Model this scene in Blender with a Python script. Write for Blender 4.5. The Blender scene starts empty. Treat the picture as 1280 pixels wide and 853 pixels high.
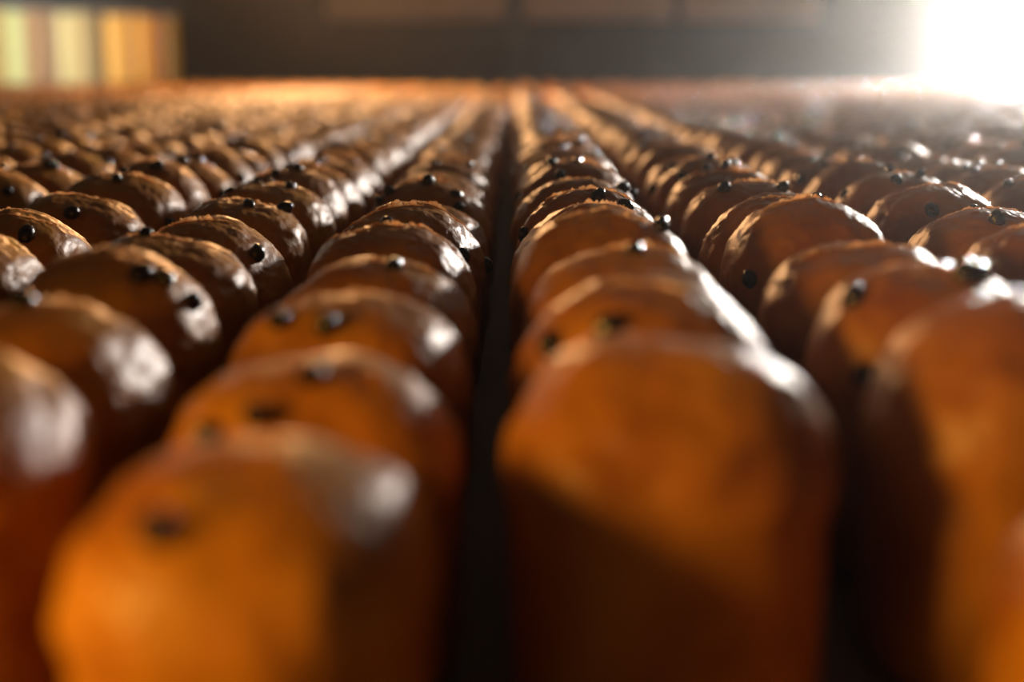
import bpy, math, random
import numpy as np
from mathutils import Vector, Matrix, noise

S = bpy.context.scene
COL = S.collection
rnd = random.Random(11)

# ------------------------------------------------------------------ camera, world, lamps, exposure
BELT_Z = 0.95                       # top of the belt above the floor
CAM_H = 0.22                        # camera above the belt
W = 0.11                            # width of a bun
cam_data = bpy.data.cameras.new('camera')
cam_data.lens = 50.0
cam_data.sensor_width = 36.0
cam_data.clip_start = 0.01
cam_data.dof.use_dof = True
cam_data.dof.focus_distance = 0.965
cam_data.dof.aperture_fstop = 2.75
cam_data.dof.aperture_blades = 0
cam = bpy.data.objects.new('camera', cam_data)
cam.location = (0, 0, BELT_Z + CAM_H)
PITCH = math.radians(10.96)
cam.rotation_euler = (math.pi / 2 - PITCH, 0, math.radians(0.065))
COL.objects.link(cam)
S.camera = cam

S.view_settings.view_transform = 'Standard'
S.view_settings.look = 'None'
S.view_settings.gamma = 1.0
S.view_settings.use_curve_mapping = False
S.view_settings.exposure = 0.0
S.cycles.use_denoising = True
S.cycles.max_bounces = 8
S.cycles.volume_bounces = 0
S.cycles.sample_clamp_indirect = 4.0

world = bpy.data.worlds.new('world')
S.world = world
world.use_nodes = True
world.node_tree.nodes['Background'].inputs[0].default_value = (1.0, 0.60, 0.30, 1)
world.node_tree.nodes['Background'].inputs[1].default_value = 0.009

LAMP_POS = Vector((3.08, 8.75, BELT_Z + CAM_H + 0.21))
LAMP_R = 0.15
LAMP_STRENGTH = 4100.0
HAZE_DENSITY = 0.0034
HAZE_G = 0.885

def area_light(name, loc, target, size, power, color):
    d = bpy.data.lights.new(name, 'AREA')
    d.shape = 'DISK'
    d.size = size
    d.energy = power
    d.color = color
    o = bpy.data.objects.new(name, d)
    o.location = loc
    o.rotation_euler = (Vector(target) - Vector(loc)).to_track_quat('-Z', 'Y').to_euler()
    COL.objects.link(o)
    return o

# amber spot added out of view to light the front buns, low and left
sp = bpy.data.lights.new('amber_spot_fill', 'SPOT')
sp.energy = 23.5; sp.color = (1.0, 0.52, 0.08); sp.shadow_soft_size = 0.07
sp.spot_size = math.radians(74); sp.spot_blend = 1.0
so = bpy.data.objects.new('amber_spot_fill', sp)
so.location = (-0.60, 0.04, BELT_Z + 0.25)
so.rotation_euler = (Vector((-0.03, 0.28, BELT_Z + 0.09)) - so.location).to_track_quat('-Z', 'Y').to_euler()
COL.objects.link(so)
# unseen white light added high right to rim the right shoulders of the buns
area_light('high_rim_light', (3.9, 7.2, BELT_Z + 1.75), (0.0, 0.6, BELT_Z), 0.42, 460, (1.0, 0.92, 0.84))
# unseen warm light added over the far half of the belt to brighten it
area_light('far_fill_light', (-0.75, 6.3, BELT_Z + 0.95), (-0.75, 5.0, BELT_Z), 0.5, 55, (1.0, 0.50, 0.20))

# ------------------------------------------------------------------ helpers
def mat(name):
    m = bpy.data.materials.new(name)
    m.use_nodes = True
    nt = m.node_tree
    return m, nt, nt.nodes['Principled BSDF']

def N(nt, typ, **kw):
    n = nt.nodes.new(typ)
    for k, v in kw.items():
        setattr(n, k, v)
    return n

def ramp(nt, fac, stops):
    r = N(nt, 'ShaderNodeValToRGB')
    el = r.color_ramp.elements
    while len(el) < len(stops):
        el.new(0.5)
    for e, (p, c) in zip(el, stops):
        e.position = p
        e.color = (*c, 1)
    nt.links.new(fac, r.inputs[0])
    return r.outputs[0]

def simple(name, color, rough=0.6, metallic=0.0):
    m, nt, b = mat(name)
    n = N(nt, 'ShaderNodeTexNoise')
    n.inputs['Scale'].default_value = 9
    n.inputs['Detail'].default_value = 6
    c = ramp(nt, n.outputs['Fac'], [(0.3, tuple(x * 0.8 for x in color)), (0.7, tuple(min(1, x * 1.15) for x in color))])
    nt.links.new(c, b.inputs['Base Color'])
    b.inputs['Roughness'].default_value = rough
    b.inputs['Metallic'].default_value = metallic
    return m

def new_obj(name, me, parent=None, loc=None):
    o = bpy.data.objects.new(name, me)
    COL.objects.link(o)
    if parent is not None:
        o.parent = parent
    if loc is not None:
        o.location = loc
    return o

def mesh_from(name, verts, faces, materials, smooth=True, mats_idx=None):
    me = bpy.data.meshes.new(name)
    me.from_pydata([tuple(v) for v in verts], [], faces)
    for m in materials:
        me.materials.append(m)
    if smooth:
        me.polygons.foreach_set('use_smooth', [True] * len(me.polygons))
    if mats_idx is not None:
        me.polygons.foreach_set('material_index', mats_idx)
    me.update()
    return me

class MB:
    def __init__(self):
        self.v, self.f = [], []
    def box(self, lo, hi, bev=0.0):
        x0, y0, z0 = lo; x1, y1, z1 = hi
        n = len(self.v)
        self.v += [(x0, y0, z0), (x1, y0, z0), (x1, y1, z0), (x0, y1, z0), (x0, y0, z1), (x1, y0, z1), (x1, y1, z1), (x0, y1, z1)]
        self.f += [tuple(n + i for i in q) for q in ((0, 3, 2, 1), (4, 5, 6, 7), (0, 1, 5, 4), (1, 2, 6, 5), (2, 3, 7, 6), (3, 0, 4, 7))]
        return self
    def rings(self, rings, cap0=True, cap1=True):
        n0 = len(self.v); k = len(rings[0])
        for r in rings:
            self.v += [tuple(p) for p in r]
        for i in range(len(rings) - 1):
            for j in range(k):
                a = n0 + i * k + j; b = n0 + i * k + (j + 1) % k
                self.f.append((a, b, b + k, a + k))
        if cap0: self.f.append(tuple(n0 + j for j in reversed(range(k))))
        if cap1: self.f.append(tuple(n0 + (len(rings) - 1) * k + j for j in range(k)))
        return self
    def lathe_y(self, prof, k=40, cap0=True, cap1=True):      # prof: (radius, y)
        return self.rings([[(r * math.cos(2 * math.pi * j / k), y, r * math.sin(2 * math.pi * j / k)) for j in range(k)] for r, y in prof], cap0, cap1)
    def build(self, name, m, parent=None, loc=None, smooth=False, bevel=0.0):
        me = mesh_from(name, self.v, self.f, [m], smooth)
        o = new_obj(name, me, parent, loc)
        if bevel:
            b = o.modifiers.new('bevel', 'BEVEL'); b.width = bevel; b.segments = 2
        return o

def structure(o):
    o['kind'] = 'structure'
    return o

# ------------------------------------------------------------------ materials
def crust_material():
    m, nt, b = mat('baked_crust')
    tc = N(nt, 'ShaderNodeTexCoord')
    oi = N(nt, 'ShaderNodeObjectInfo')
    big = N(nt, 'ShaderNodeTexNoise'); big.inputs['Scale'].default_value = 26; big.inputs['Detail'].default_value = 5
    fine = N(nt, 'ShaderNodeTexNoise'); fine.inputs['Scale'].default_value = 420; fine.inputs['Detail'].default_value = 6
    add = N(nt, 'ShaderNodeVectorMath', operation='ADD')
    nt.links.new(tc.outputs['Object'], add.inputs[0])
    nt.links.new(oi.outputs['Random'], add.inputs[1])
    nt.links.new(add.outputs[0], big.inputs['Vector'])
    nt.links.new(add.outputs[0], fine.inputs['Vector'])
    c = ramp(nt, big.outputs['Fac'], [(0.28, (0.30, 0.088, 0.005)), (0.5, (0.47, 0.17, 0.009)), (0.75, (0.60, 0.26, 0.02))])
    nt.links.new(c, b.inputs['Base Color'])
    b.inputs['Roughness'].default_value = 0.40
    b.inputs['Specular IOR Level'].default_value = 0.42
    b.inputs['Subsurface Weight'].default_value = 0.0
    b.inputs['Sheen Weight'].default_value = 0.0
    bump = N(nt, 'ShaderNodeBump'); bump.inputs['Strength'].default_value = 0.35; bump.inputs['Distance'].default_value = 0.0012
    bump2 = N(nt, 'ShaderNodeBump'); bump2.inputs['Strength'].default_value = 0.5; bump2.inputs['Distance'].default_value = 0.004
    nt.links.new(fine.outputs['Fac'], bump.inputs['Height'])
    nt.links.new(big.outputs['Fac'], bump2.inputs['Height'])
    nt.links.new(bump2.outputs['Normal'], bump.inputs['Normal'])
    nt.links.new(bump.outputs['Normal'], b.inputs['Normal'])
    return m

def raisin_material():
    m, nt, b = mat('raisin_skin')
    n = N(nt, 'ShaderNodeTexNoise'); n.inputs['Scale'].default_value = 500
    tc = N(nt, 'ShaderNodeTexCoord'); nt.links.new(tc.outputs['Object'], n.inputs['Vector'])
    nt.links.new(ramp(nt, n.outputs['Fac'], [(0.3, (0.006, 0.004, 0.003)), (0.7, (0.03, 0.012, 0.008))]), b.inputs['Base Color'])
    b.inputs['Roughness'].default_value = 0.22
    bp = N(nt, 'ShaderNodeBump'); bp.inputs['Strength'].default_value = 0.5; bp.inputs['Distance'].default_value = 0.0008
    nt.links.new(n.outputs['Fac'], bp.inputs['Height']); nt.links.new(bp.outputs[0], b.inputs['Normal'])
    return m

def flake_material():
    m, nt, b = mat('crust_flake_skin')
    n = N(nt, 'ShaderNodeTexNoise'); n.inputs['Scale'].default_value = 300
    tc = N(nt, 'ShaderNodeTexCoord'); nt.links.new(tc.outputs['Object'], n.inputs['Vector'])
    col = ramp(nt, n.outputs['Fac'], [(0.3, (0.7, 0.38, 0.16)), (0.7, (0.92, 0.72, 0.48))])
    nt.links.new(col, b.inputs['Base Color'])
    b.inputs['Roughness'].default_value = 0.3
    tr = N(nt, 'ShaderNodeBsdfTranslucent'); nt.links.new(col, tr.inputs[0])
    mx = N(nt, 'ShaderNodeMixShader'); mx.inputs[0].default_value = 0.6
    nt.links.new(b.outputs[0], mx.inputs[1]); nt.links.new(tr.outputs[0], mx.inputs[2])
    nt.links.new(mx.outputs[0], nt.nodes['Material Output'].inputs['Surface'])
    return m

def belt_material():
    m, nt, b = mat('belt_mesh')
    tc = N(nt, 'ShaderNodeTexCoord')
    mp = N(nt, 'ShaderNodeMapping'); mp.inputs['Rotation'].default_value = (0, 0, math.radians(45))
    nt.links.new(tc.outputs['Object'], mp.inputs['Vector'])
    v = N(nt, 'ShaderNodeTexVoronoi'); v.inputs['Scale'].default_value = 330; v.inputs['Randomness'].default_value = 0.12
    nt.links.new(mp.outputs[0], v.inputs['Vector'])
    c = ramp(nt, v.outputs['Distance'], [(0.20, (0.02, 0.015, 0.010)), (0.45, (0.22, 0.17, 0.11))])
    nt.links.new(c, b.inputs['Base Color'])
    b.inputs['Roughness'].default_value = 0.5
    bp = N(nt, 'ShaderNodeBump'); bp.inputs['Strength'].default_value = 0.8; bp.inputs['Distance'].default_value = 0.0012
    nt.links.new(v.outputs['Distance'], bp.inputs['Height']); nt.links.new(bp.outputs[0], b.inputs['Normal'])
    return m

CRUST = crust_material(); RAISIN = raisin_material(); FLAKE = flake_material(); BELT = belt_material()
STEEL = simple('dark_steel', (0.10, 0.09, 0.08), 0.4, 0.8)
BLACK = simple('black_paint', (0.03, 0.028, 0.026), 0.5)
WALL = simple('dark_wall', (0.018, 0.012, 0.008), 0.9)
FLOOR = simple('concrete_floor', (0.09, 0.08, 0.07), 0.7)
BOARD = simple('brown_board', (0.30, 0.17, 0.10), 0.7)

# ------------------------------------------------------------------ setting
X0, X1, Y0, Y1, ZT = -5.0, 5.0, -1.6, 10.6, 4.0
structure(MB().box((X0, Y0, -0.1), (X1, Y1, 0)).build('floor', FLOOR))
structure(MB().box((X0, Y0, ZT), (X1, Y1, ZT + 0.1)).build('ceiling', WALL))
structure(MB().box((X0, Y1, -0.1), (X1, Y1 + 0.1, ZT + .1)).build('wall_back', WALL))
structure(MB().box((X0, Y0 - 0.1, -0.1), (X1, Y0, ZT + .1)).build('wall_front', WALL))
structure(MB().box((X0 - 0.1, Y0, -0.1), (X0, Y1, ZT + .1)).build('wall_left', WALL))
structure(MB().box((X1, Y0, -0.1), (X1 + 0.1, Y1, ZT + .1)).build('wall_right', WALL))

# belt conveyor
BX, BY0, BY1 = 3.05, -0.35, 7.66
conv = new_obj('conveyor', None, loc=(0, 0, 0))
conv['label'] = 'wide conveyor with dark dotted mesh belt carrying all the raisin buns'
conv['category'] = 'conveyor'
n = 24
pts = []
R_ = 0.06
for i in range(n + 1):
    a = -math.pi / 2 + math.pi * i / n
    pts.append((BY1 + R_ * math.cos(a), BELT_Z - R_ + R_ * math.sin(a)))
for i in range(n + 1):
    a = math.pi / 2 + math.pi * i / n
    pts.append((BY0 + R_ * math.cos(a), BELT_Z - R_ + R_ * math.sin(a)))
mb = MB(); k = len(pts)
mb.v += [(-BX, y, z) for y, z in pts] + [(BX, y, z) for y, z in pts]
mb.f += [(i, (i + 1) % k, k + (i + 1) % k, k + i) for i in range(k)]
mb.f += [tuple(range(k)), tuple(reversed(range(k, 2 * k)))]
mb.build('belt', BELT, conv)
for s in (-1, 1):
    xa, xb = sorted((s * (BX + 0.005), s * (BX + 0.05)))
    MB().box((xa, BY0 - .05, BELT_Z - 0.16), (xb, BY1 + .05, BELT_Z - 0.001)).build('side_rail', STEEL, conv, bevel=0.004)
    for y in (0.1, 2.6, 5.1, 7.4):
        MB().box((xa, y - .03, 0), (xb, y + .03, BELT_Z - 0.16)).build('leg', STEEL, conv, bevel=0.004)

# ------------------------------------------------------------------ buns
BODY_H, CREST = 0.072, 0.126
def bun_shape(nu, nv, seed, rough=1.0, L=0.104):
    """verts/faces of one tin-shaped bun: straight lower body, crease, domed top"""
    prof = [(0.0, 0.0), (0.80, 0.0), (0.93, 0.002), (0.965, 0.010), (0.972, 0.035), (0.975, 0.058), (0.966, 0.066), (0.972, 0.071), (0.992, 0.076)]
    nd = max(6, nv - len(prof))
    for i in range(1, nd + 1):
        a = (i / nd) * math.pi / 2
        prof.append((math.cos(a) ** 0.92 if i < nd else 0.0, 0.077 + (CREST - 0.077) * math.sin(a) ** 0.96))
    if nv < 16:
        prof = [prof[0], prof[2], prof[5], prof[6]] + prof[8:]
    off = Vector((seed * 7.31, seed * 3.77, seed * 1.9))
    verts, faces = [], []
    e = 2 / 2.75
    for pi, (r, z) in enumerate(prof):
        if r == 0.0:
            verts.append(Vector((0, 0, z))); continue
        for j in range(nu):
            t = 2 * math.pi * j / nu
            c, s = math.cos(t), math.sin(t)
            verts.append(Vector((W / 2 * r * math.copysign(abs(c) ** e, c), L / 2 * r * math.copysign(abs(s) ** e, s), z)))
    for i, v in enumerate(verts):
        if v.z < 0.004: continue
        nrm = Vector((v.x, v.y, (v.z - 0.06) * 1.0)).normalized()
        p = v * 22 + off
        d = 0.0042 * noise.noise(p) + 0.0016 * noise.noise(p * 3.1)
        if rough > 0:
            q = v * 190 + off
            d += rough * (0.0007 * noise.noise(q) + 0.0005 * (1 - abs(noise.noise(v * 95 + off))) ** 3 + 0.00035 * noise.noise(q * 2.3))
        if v.z < 0.07: d *= 0.45
        verts[i] = v + nrm * d
    # faces
    def ring0(k): return 1 + (k - 1) * nu
    nr = len(prof)
    for j in range(nu):
        faces.append((0, ring0(1) + (j + 1) % nu, ring0(1) + j))
    for kk in range(1, nr - 2):
        a, b = ring0(kk), ring0(kk + 1)
        for j in range(nu):
            j2 = (j + 1) % nu
            faces.append((a + j, a + j2, b + j2, b + j))
    top = len(verts) - 1
    a = ring0(nr - 2)
    for j in range(nu):
        faces.append((a + j, a + (j + 1) % nu, top))
    return verts, faces

def raisin_shape(seed, nu=14, nv=9, r=0.0052):
    verts = [Vector((0, 0, -r))]
    for i in range(1, nv):
        a = -math.pi / 2 + math.pi * i / nv
        for j in range(nu):
            t = 2 * math.pi * j / nu
            p = Vector((math.cos(a) * math.cos(t) * 1.15, math.cos(a) * math.sin(t) * 0.92, math.sin(a) * 0.85))
            verts.append(p * r * (1 + 0.16 * noise.noise(p * 2.2 + Vector((seed * 5.1, 0, 0))) + 0.10 * abs(noise.noise(p * 4.5 + Vector((seed, 3, 1))))))
    verts.append(Vector((0, 0, r * .85)))
    faces = [(0, 1 + (j + 1) % nu, 1 + j) for j in range(nu)]
    for i in range(nv - 2):
        a = 1 + i * nu; b = a + nu
        faces += [(a + j, a + (j + 1) % nu, b + (j + 1) % nu, b + j) for j in range(nu)]
    top = len(verts) - 1; a = 1 + (nv - 2) * nu
    faces += [(a + j, a + (j + 1) % nu, top) for j in range(nu)]
    return verts, faces

def dome_point(verts, nu_list, az, el):
    """surface point of a bun seen from inside along a direction"""
    d = Vector((math.cos(az) * math.cos(el), math.sin(az) * math.cos(el), math.sin(el)))
    o = Vector((0, 0, 0.07))
    best = max(verts, key=lambda v: ((v - o).normalized().dot(d)) if v.z > 0.06 else -2)
    return best, (best - o).normalized()

def raisin_sites(verts, seed, count):
    r = random.Random(seed * 91 + 5)
    out = []
    for _ in range(count * 6):
        az = r.uniform(0, 2 * math.pi); el = math.radians(r.uniform(12, 88))
        p, nn = dome_point(verts, None, az, el)
        if all((p - q).length > 0.014 for q, _ in out):
            out.append((p, nn))
        if len(out) >= count: break
    return out

# flaky torn crust running over the top of a bun like a thin frill
def flake_shape(verts, seed, x_from, x_to, y_at, hmax):
    r = random.Random(seed * 13 + 1)
    pts = [v for v in verts if v.z > 0.074]
    n = 150
    base = []
    for i in range(n + 1):
        x = (x_from + (x_to - x_from) * i / n) * W
        y = y_at + 0.006 * noise.noise(Vector((x * 30, seed * 3.3, 0)))
        # height of the dome here, weighted from the nearest verts
        near = sorted(pts, key=lambda v: (v.x - x) ** 2 + (v.y - y) ** 2)[:3]
        z = sum(v.z for v in near) / 3
        base.append(Vector((x, y, z)))
    for _ in range(3):
        zz = [b.z for b in base]
        for i in range(1, n): base[i].z = (zz[i - 1] + zz[i] * 2 + zz[i + 1]) / 4
    vs, fs = [], []
    th = 0.00022
    for i, b in enumerate(base):
        w = 0.35 + 0.65 * math.sin(math.pi * min(1, max(0, i / n))) 
        q = Vector((b.x * 170, seed * 2.7, 0.5))
        h = hmax * w * max(0.12, 0.40 + 0.75 * noise.noise(q * 0.55) + 0.40 * noise.noise(q * 1.9) + 0.35 * noise.noise(q * 5) + 0.25 * noise.noise(q * 11))
        nn = Vector((b.x * 12, 0.0, 1)).normalized()
        lean = 0.35 * noise.noise(q * 0.4 + Vector((0, 5, 0))) * h
        lo = b - nn * 0.0012
        mid = b + nn * h * 0.5 + Vector((0, lean * 1.2, 0))
        hi = b + nn * h + Vector((0, lean * 0.5 + 0.0006 * noise.noise(q * 3), 0))
        for p, t in ((lo, 1.6), (mid, 1.0), (hi, 0.5)):
            vs.append(p + Vector((0, -th * t, 0))); vs.append(p + Vector((0, th * t, 0)))
    for i in range(n):
        a, b = i * 6, (i + 1) * 6
        fs += [(a, b, b + 2, a + 2), (a + 2, b + 2, b + 4, a + 4), (a + 1, a + 3, b + 3, b + 1), (a + 3, a + 5, b + 5, b + 3), (a + 4, b + 4, b + 5, a + 5), (a, a + 1, b + 1, b)]
    fs += [(0, 2, 3, 1), (2, 4, 5, 3)]
    e_ = n * 6
    fs += [(e_, e_ + 1, e_ + 3, e_ + 2), (e_ + 2, e_ + 3, e_ + 5, e_ + 4)]
    return vs, fs

NVAR = 9
HI, MID, LOW = [], [], []
RAIS = [mesh_from('raisin', *raisin_shape(s), [RAISIN]) for s in range(5)]
for s in range(NVAR):
    v, f = bun_shape(132, 66, s, 1.0)
    me = mesh_from('bun_body', v, f, [CRUST])
    sites = raisin_sites(v, s, 11)
    fl = []
    rr = random.Random(s + 77)
    for kf in range(3):
        xa = rr.uniform(-0.44, -0.1) if kf else -0.40
        xb = rr.uniform(0.15, 0.47)
        fv, ff = flake_shape(v, s * 3 + kf, xa, xb, rr.uniform(-0.006, 0.006) + 0.004 * kf, rr.choice((0.0022, 0.0030, 0.0040)))
        fl.append(mesh_from('crust_flake', fv, ff, [FLAKE]))
    HI.append((me, sites, fl, v))
def merged_bun(nu, nv, s, rough, nr, ru, rv):
    v, f = bun_shape(nu, nv, s, rough)
    v, f = list(v), list(f)
    mi = [0] * len(f)
    for (p, nn) in raisin_sites(v, s + 40, nr):
        rv_, rf_ = raisin_shape(s, ru, rv)
        b = len(v)
        v += [q + p + nn * 0.001 for q in rv_]
        f += [tuple(b + i for i in t) for t in rf_]
        mi += [1] * len(rf_)
    return v, f, mi
for s in range(NVAR):
    v, f, mi = merged_bun(56, 30, s, 0.8, 5, 10, 6)
    MID.append(mesh_from('bun_body', v, f, [CRUST, RAISIN], mats_idx=mi))
for s in range(5):
    v, f, mi = merged_bun(20, 12, s, 0.0, 4, 6, 4)
    LOW.append((np.array([tuple(q) for q in v]), f, mi))

ORD = ['', 'first', 'second', 'third', 'fourth', 'fifth', 'sixth', 'seventh', 'eighth', 'ninth', 'tenth', 'eleventh', 'twelfth', 'thirteenth', 'fourteenth', 'fifteenth', 'sixteenth', 'seventeenth', 'eighteenth', 'nineteenth',
       'twentieth'] + ['twenty-' + w for w in ('first', 'second', 'third', 'fourth', 'fifth', 'sixth', 'seventh', 'eighth', 'ninth')] + ['thirtieth'] + ['thirty-' + w for w in ('first', 'second', 'third', 'fourth', 'fifth', 'sixth', 'seventh', 'eighth', 'ninth')]

# where the buns of the nearest rows stand (distance from the viewer, crest height factor), then an even pitch
FIRST = {
    ('L', 1): [0.385, 0.505, 0.612, 0.735, 0.855, 0.985, 1.085, 1.195],
    ('L', 2): [0.478, 0.590, 0.703, 0.812, 0.915, 1.06, 1.17],
    ('L', 3): [0.355, 0.48, 0.60, 0.72, 0.835, 0.95, 1.09, 1.21],
    ('R', 1): [0.470, 0.58, 0.685, 0.80, 0.918, 1.03, 1.145],
    ('R', 2): [0.372, 0.505, 0.625, 0.745, 0.885, 1.00, 1.125],
    ('R', 3): [0.60, 0.715, 0.83, 0.95, 1.07, 1.19],
}
HSC = {('R', 1): 1.065, ('R', 2): 1.045, ('R', 3): 1.04, ('L', 1): 0.955, ('L', 2): 0.99, ('L', 3): 1.01}
PITCH_Y, PITCH_X = 0.1155, 1.19 * W
plan = []
for side in 'LR':
    for kk in range(1, 24):
        x = (-(0.655 + 1.19 * (kk - 1)) if side == 'L' else (0.492 + 1.19 * (kk - 1))) * W
        ys = list(FIRST.get((side, kk), []))
        # first bun whose nearer neighbour would be outside the frame
        y = ys[-1] + PITCH_Y if ys else abs(x) / 0.375 + rnd.uniform(-0.03, 0.05)
        while y < BY1 - 0.06:
            ys.append(y); y += PITCH_Y + rnd.uniform(-0.004, 0.004)
        for i, yy in enumerate(ys):
            if abs(x) - W * 0.9 > yy * 0.372 + 0.02 and yy > 0.5: continue
            hs = HSC.get((side, kk), 1.02) * rnd.uniform(0.965, 1.035)
            plan.append(dict(side=side, row=kk, idx=0, x=x + rnd.uniform(-0.003, 0.003), y=yy, hs=hs,
                             ws=rnd.uniform(0.93, 0.99), ls=rnd.uniform(0.97, 1.03), rz=math.radians(rnd.uniform(-4, 4)) + (math.pi if rnd.random() < 0.5 else 0),
                             var=rnd.randrange(NVAR)))
def in_view(p):                     # some of it falls inside the frame
    return (abs(p['x']) - W * 0.47) / (0.982 * (p['y'] + 0.05) + 0.02) < 0.36
plan = [p for p in plan if in_view(p) or p['y'] < 0.62]
for key in {(p['side'], p['row']) for p in plan}:
    for i, p in enumerate(sorted((q for q in plan if (q['side'], q['row']) == key and in_view(q)), key=lambda q: q['y'])):
        p['idx'] = i + 1
plan.sort(key=lambda p: p['y'])
for p in plan:                       # the foremost bun of the row left of the gap is lower and narrower
    if (p['side'], p['row'], p['idx']) == ('L', 1, 1): p['hs'], p['ws'], p['x'] = 0.915, 0.92, -0.0735
    if (p['side'], p['row'], p['idx']) == ('R', 2, 1): p['hs'], p['y'], p['x'] = 0.88, 0.362, 0.186
IND, REST = plan[:300], plan[300:]

def where(p):
    side = 'left' if p['side'] == 'L' else 'right'
    if p['row'] == 1:
        return 'row directly %s of the bare belt gap' % side
    return '%s row %s of the bare belt gap' % (ORD[p['row']], side)

def label(p):
    if p['idx'] == 0:
        return 'raisin bun beyond the frame edge, %s' % where(p)
    if p['idx'] == 1:
        look = 'foremost large blurred' if p['y'] < 0.5 else 'foremost'
        return '%s golden-brown raisin bun in the %s' % (look, where(p))
    return '%s golden-brown raisin bun from the front, %s' % (ORD[p['idx']], where(p))

built = []
for p in IND:
    near = p['y'] < 1.75
    root = new_obj('raisin_bun', HI[p['var']][0] if near else MID[p['var']], loc=(p['x'], p['y'], BELT_Z))
    root.rotation_euler = (0, 0, p['rz'])
    root.scale = (p['ws'], p['ls'], p['hs'])
    root['label'] = label(p); root['category'] = 'bun'; root['group'] = 'raisin buns in rows on the belt'
    if near:
        me, sites, flakes, v = HI[p['var']]
        r = random.Random(int(p['y'] * 1000) + p['row'] * 17)
        built.append(root)
        mapped = p['y'] < 1.15 and p['row'] <= 3
        for q, nn in r.sample(sites, 0 if mapped and p['y'] < 0.6 else 1 if mapped else r.randint(3, 6)):
            o = new_obj('raisin', RAIS[r.randrange(5)], root)
            o.location = q + nn * r.uniform(-0.0015, 0.0015)
            o.rotation_euler = (r.uniform(0, 6), r.uniform(0, 6), r.uniform(0, 6))
            s = r.uniform(0.85, 1.15); o.scale = (s, s, s)
        if 0.55 < p['y']:
            for fm in r.sample(flakes, 2):
                new_obj('crust_flake', fm, root)

# raisins baked into the nearest buns where the photograph shows them
def ray_dir(px, py):
    d = Vector(((px - 640) / 1280 * 36 / 50, -(py - 426.5) / 1280 * 36 / 50, -1))
    return (cam.rotation_euler.to_matrix() @ d).normalized()
SEEN = [(390, 474), (322, 521), (262, 547), (198, 664), (350, 402), (408, 408), (278, 244), (210, 279), (33, 294), (320, 319), (355, 262), (345, 219), (30, 380),
        (10, 240), (195, 209), (205, 350), (175, 345), (240, 378), (488, 232), (535, 228), (578, 320), (690, 436), (760, 410), (1080, 468), (1225, 344), (938, 350), (1068, 374),
        (782, 259), (826, 284), (656, 294), (748, 247), (905, 238), (852, 222), (1000, 226), (1165, 264), (1245, 277), (700, 222), (1110, 215), (1205, 345), (640, 240), (90, 268), (60, 200)]
origin = Vector(cam.location)
r = random.Random(3)
for px, py in SEEN:
    hit = None
    for dy in (0, 4, 8, 13, 20):
        for root in built:
            M_ = Matrix.LocRotScale(root.location, root.rotation_euler, root.scale)
            Mi = M_.inverted()
            o_ = Mi @ origin; d_ = (Mi.to_3x3() @ ray_dir(px, py + dy)).normalized()
            v = Vector
            ok, loc, nn, _ = root.ray_cast(o_, d_)
            if ok:
                t = (M_ @ loc - origin).length
                if hit is None or t < hit[0]: hit = (t, root, loc.copy(), nn.copy())
        if hit and hit[0] < 1.5: break
        hit = None
    if hit:
        _, root, loc, nn = hit
        o = new_obj('raisin', RAIS[r.randrange(5)], root)
        o.location = loc + nn * 0.0008
        o.rotation_euler = (r.uniform(0, 6), r.uniform(0, 6), r.uniform(0, 6))
        k_ = r.uniform(0.95, 1.2); o.scale = (k_, k_, k_)

vv, ff, mi = [], [], []
base = 0
for p in REST:
    v, f, m_ = LOW[p['var'] % 5]
    c, s = math.cos(p['rz']), math.sin(p['rz'])
    q = v * np.array([p['ws'], p['ls'], p['hs']])
    q = np.stack([q[:, 0] * c - q[:, 1] * s + p['x'], q[:, 0] * s + q[:, 1] * c + p['y'], q[:, 2] + BELT_Z], 1)
    vv.append(q); ff += [tuple(base + i for i in t) for t in f]; mi += m_
    base += len(v)
me = mesh_from('raisin_buns', np.concatenate(vv).tolist(), ff, [CRUST, RAISIN], mats_idx=mi)
far = new_obj('distant_raisin_buns', me)
far['kind'] = 'stuff'
far['label'] = 'distant blurred raisin buns glowing orange towards the far end of the belt'
far['category'] = 'buns'

# ------------------------------------------------------------------ flood lamp
lamp = new_obj('flood_lamp', None, loc=(LAMP_POS.x, LAMP_POS.y, 0))
lamp['label'] = 'dazzling white round flood lamp on a stand behind the far right buns'
lamp['category'] = 'lamp'
aim = (Vector((0, 0.5, LAMP_POS.z)) - LAMP_POS)
yaw = math.atan2(aim.y, aim.x) + math.pi / 2          # local -Y looks at the buns
lamp.rotation_euler = (0, 0, yaw)
em = bpy.data.materials.new('lamp_glass'); em.use_nodes = True
nt = em.node_tree; nt.nodes.clear()
e = N(nt, 'ShaderNodeEmission'); e.inputs[0].default_value = (1.0, 0.93, 0.84, 1); e.inputs[1].default_value = LAMP_STRENGTH
mo = N(nt, 'ShaderNodeOutputMaterial'); nt.links.new(e.outputs[0], mo.inputs['Surface'])
zc = LAMP_POS.z
MB().lathe_y([(LAMP_R, 0.0), (LAMP_R, 0.006)], 48).build('lens', em, lamp, (0, 0, zc), smooth=False)
MB().lathe_y([(LAMP_R + 0.004, -0.02), (LAMP_R + 0.03, -0.02), (LAMP_R + 0.03, 0.02), (LAMP_R * 0.9, 0.14), (LAMP_R * 0.5, 0.24), (0.05, 0.27)], 48, cap0=False).build('housing', BLACK, lamp, (0, 0.012, zc), smooth=False)
yk = MB()
for s in (-1, 1):
    yk.box((s * (LAMP_R + 0.045) - 0.01, 0.04, zc - 0.33), (s * (LAMP_R + 0.045) + 0.01, 0.08, zc + 0.03))
yk.box((-LAMP_R - 0.055, 0.04, zc - 0.35), (LAMP_R + 0.055, 0.08, zc - 0.33))
yk.build('yoke', BLACK, lamp, bevel=0.002)
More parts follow.
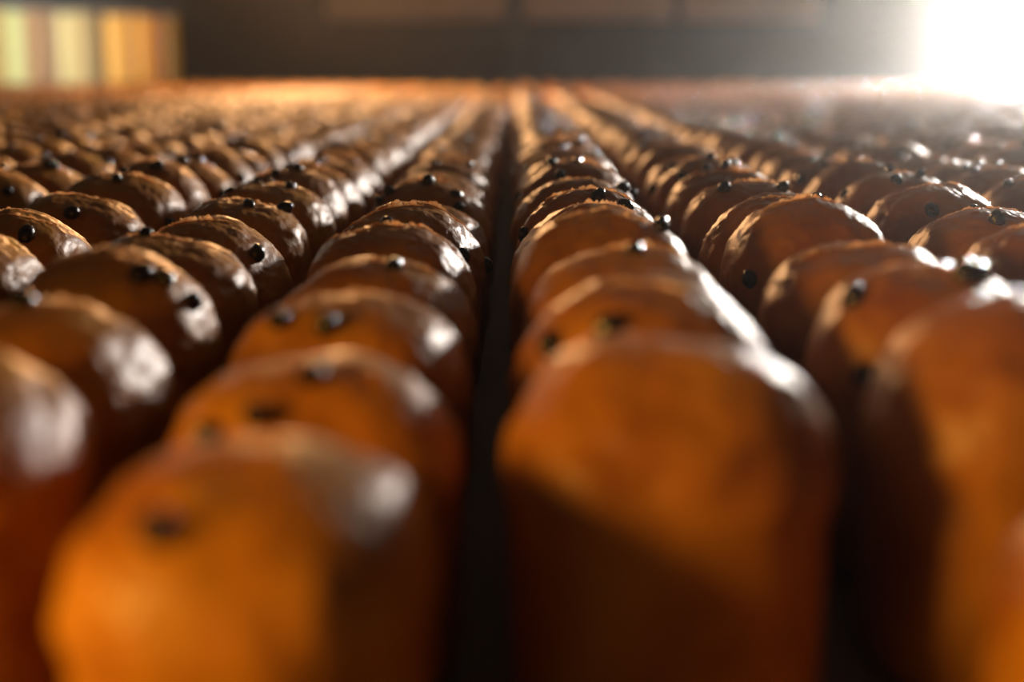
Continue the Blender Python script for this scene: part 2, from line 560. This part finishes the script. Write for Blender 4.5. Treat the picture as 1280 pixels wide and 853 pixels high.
MB().rings([[(0.02 * math.cos(t * math.pi / 8), 0.06 + 0.02 * math.sin(t * math.pi / 8), z) for t in range(16)] for z in (0.35, zc - 0.35)]).build('pole', BLACK, lamp)
for a in (0, 120, 240):
    a = math.radians(a + 30)
    d = Vector((math.cos(a), math.sin(a), 0)); sd = Vector((-d.y, d.x, 0)) * 0.014
    c0 = Vector((0, 0.06, 0.42)); c1 = c0 + d * 0.42; c1.z = 0.0; up = Vector((0, 0, 0.024))
    MB().rings([[c0 - sd, c0 + sd, c0 + sd + up, c0 - sd + up], [c1 - sd, c1 + sd, c1 + sd + up, c1 - sd + up]]).build('leg', BLACK, lamp)

# ------------------------------------------------------------------ strip curtain over a lit opening, far left
cur = new_obj('strip_curtain', None)
A = Vector((-3.35, 8.05, 0)); B = Vector((-2.33, 10.0, 0))
cur.location = (A.x, A.y, 0)
ang = math.atan2(B.y - A.y, B.x - A.x)
cur.rotation_euler = (0, 0, ang)
cur['label'] = 'row of pale yellow to amber plastic strips hanging in a lit opening, far left'
cur['category'] = 'curtain'
LEN = (B - A).length
ZTOP = BELT_Z + CAM_H + 0.345
cols = [(0.80, 0.72, 0.46), (0.85, 0.78, 0.50), (0.80, 0.70, 0.44), (0.45, 0.30, 0.20), (0.78, 0.62, 0.28), (0.86, 0.88, 0.56), (0.70, 0.50, 0.30), (0.60, 0.44, 0.28), (0.84, 0.76, 0.50), (0.74, 0.62, 0.38),
        (0.40, 0.28, 0.12), (0.86, 0.60, 0.20), (0.70, 0.44, 0.12), (0.80, 0.50, 0.10), (0.62, 0.28, 0.02), (0.66, 0.40, 0.05)]
wS = LEN / len(cols)
for i, c in enumerate(cols):
    m, nt, b = mat('plastic_strip')
    tr = N(nt, 'ShaderNodeBsdfTranslucent'); tr.inputs[0].default_value = (*c, 1)
    b.inputs['Base Color'].default_value = (*c, 1); b.inputs['Roughness'].default_value = 0.3
    mx = N(nt, 'ShaderNodeMixShader'); mx.inputs[0].default_value = 0.75
    nt.links.new(b.outputs[0], mx.inputs[1]); nt.links.new(tr.outputs[0], mx.inputs[2]); nt.links.new(mx.outputs[0], nt.nodes['Material Output'].inputs['Surface'])
    x0 = i * wS; k = 8
    ring = []
    for z in (0.25, ZTOP - 0.01 * (i % 3)):
        f_ = [(x0 + wS * 1.02 * j / k, -0.014 * math.sin(math.pi * j / k) - 0.01 * (i % 2), z) for j in range(k + 1)]
        ring.append(f_ + [(x, y + 0.003, z_) for x, y, z_ in reversed(f_)])
    MB().rings(ring).build('strip', m, cur, smooth=False)
MB().box((-0.03, -0.04, ZTOP - 0.01), (LEN + 0.03, 0.03, ZTOP + 0.05)).build('rail', BLACK, cur)
mid = (A + B) / 2
nrm = Vector((math.sin(ang), -math.cos(ang), 0))       # side facing the belt
back = mid - nrm * 0.55 + (B - A) * 0.12
area_light('doorway_lamp', (back.x, back.y, BELT_Z + 0.5), (mid.x, mid.y, BELT_Z + 0.42), 1.5, 20, (1.0, 0.95, 0.76))

# upper boards and rail on the back wall
for (xa, xb) in ((-1.35, -0.06), (0.07, 1.15), (1.22, 2.2)):
    o = MB().box((xa, Y1 - 0.05, BELT_Z + CAM_H + 0.335), (xb, Y1 - 0.004, BELT_Z + CAM_H + 1.1)).build('wall_board', BOARD, bevel=0.004)
    o['label'] = {(-1.35): 'brown board high on the back wall, left of the dark post', 0.07: 'brown board high on the back wall, right of the dark post', 1.22: 'brown board high on the back wall, nearest the flood lamp'}[xa]
    o['category'] = 'board'; o['group'] = 'boards on the back wall'
o = MB().box((-0.05, Y1 - 0.11, 0), (0.06, Y1 - 0.004, ZT)).build('post', BLACK, bevel=0.004)
o['label'] = 'dark vertical post on the back wall between the brown boards'; o['category'] = 'post'
area_light('board_lamp', (0.2, Y1 - 1.1, BELT_Z + CAM_H + 1.9), (0.1, Y1, BELT_Z + CAM_H + 0.7), 0.3, 4, (1.0, 0.74, 0.5))

# ------------------------------------------------------------------ haze volume added for the glow around the flood lamp
hz = bpy.data.materials.new('glow_haze'); hz.use_nodes = True
nt = hz.node_tree; nt.nodes.clear()
sc = N(nt, 'ShaderNodeVolumeScatter'); sc.inputs['Color'].default_value = (0.95, 0.93, 0.90, 1); sc.inputs['Density'].default_value = HAZE_DENSITY; sc.inputs['Anisotropy'].default_value = HAZE_G
mo = N(nt, 'ShaderNodeOutputMaterial'); nt.links.new(sc.outputs[0], mo.inputs['Volume'])
h = MB().box((X0 + .02, Y0 + .02, 0.02), (X1 - .02, Y1 - .2, ZT - .02)).build('glow_haze', hz)
h['kind'] = 'stuff'; h['label'] = 'thin added haze that makes the glow around the flood lamp'; h['category'] = 'haze'
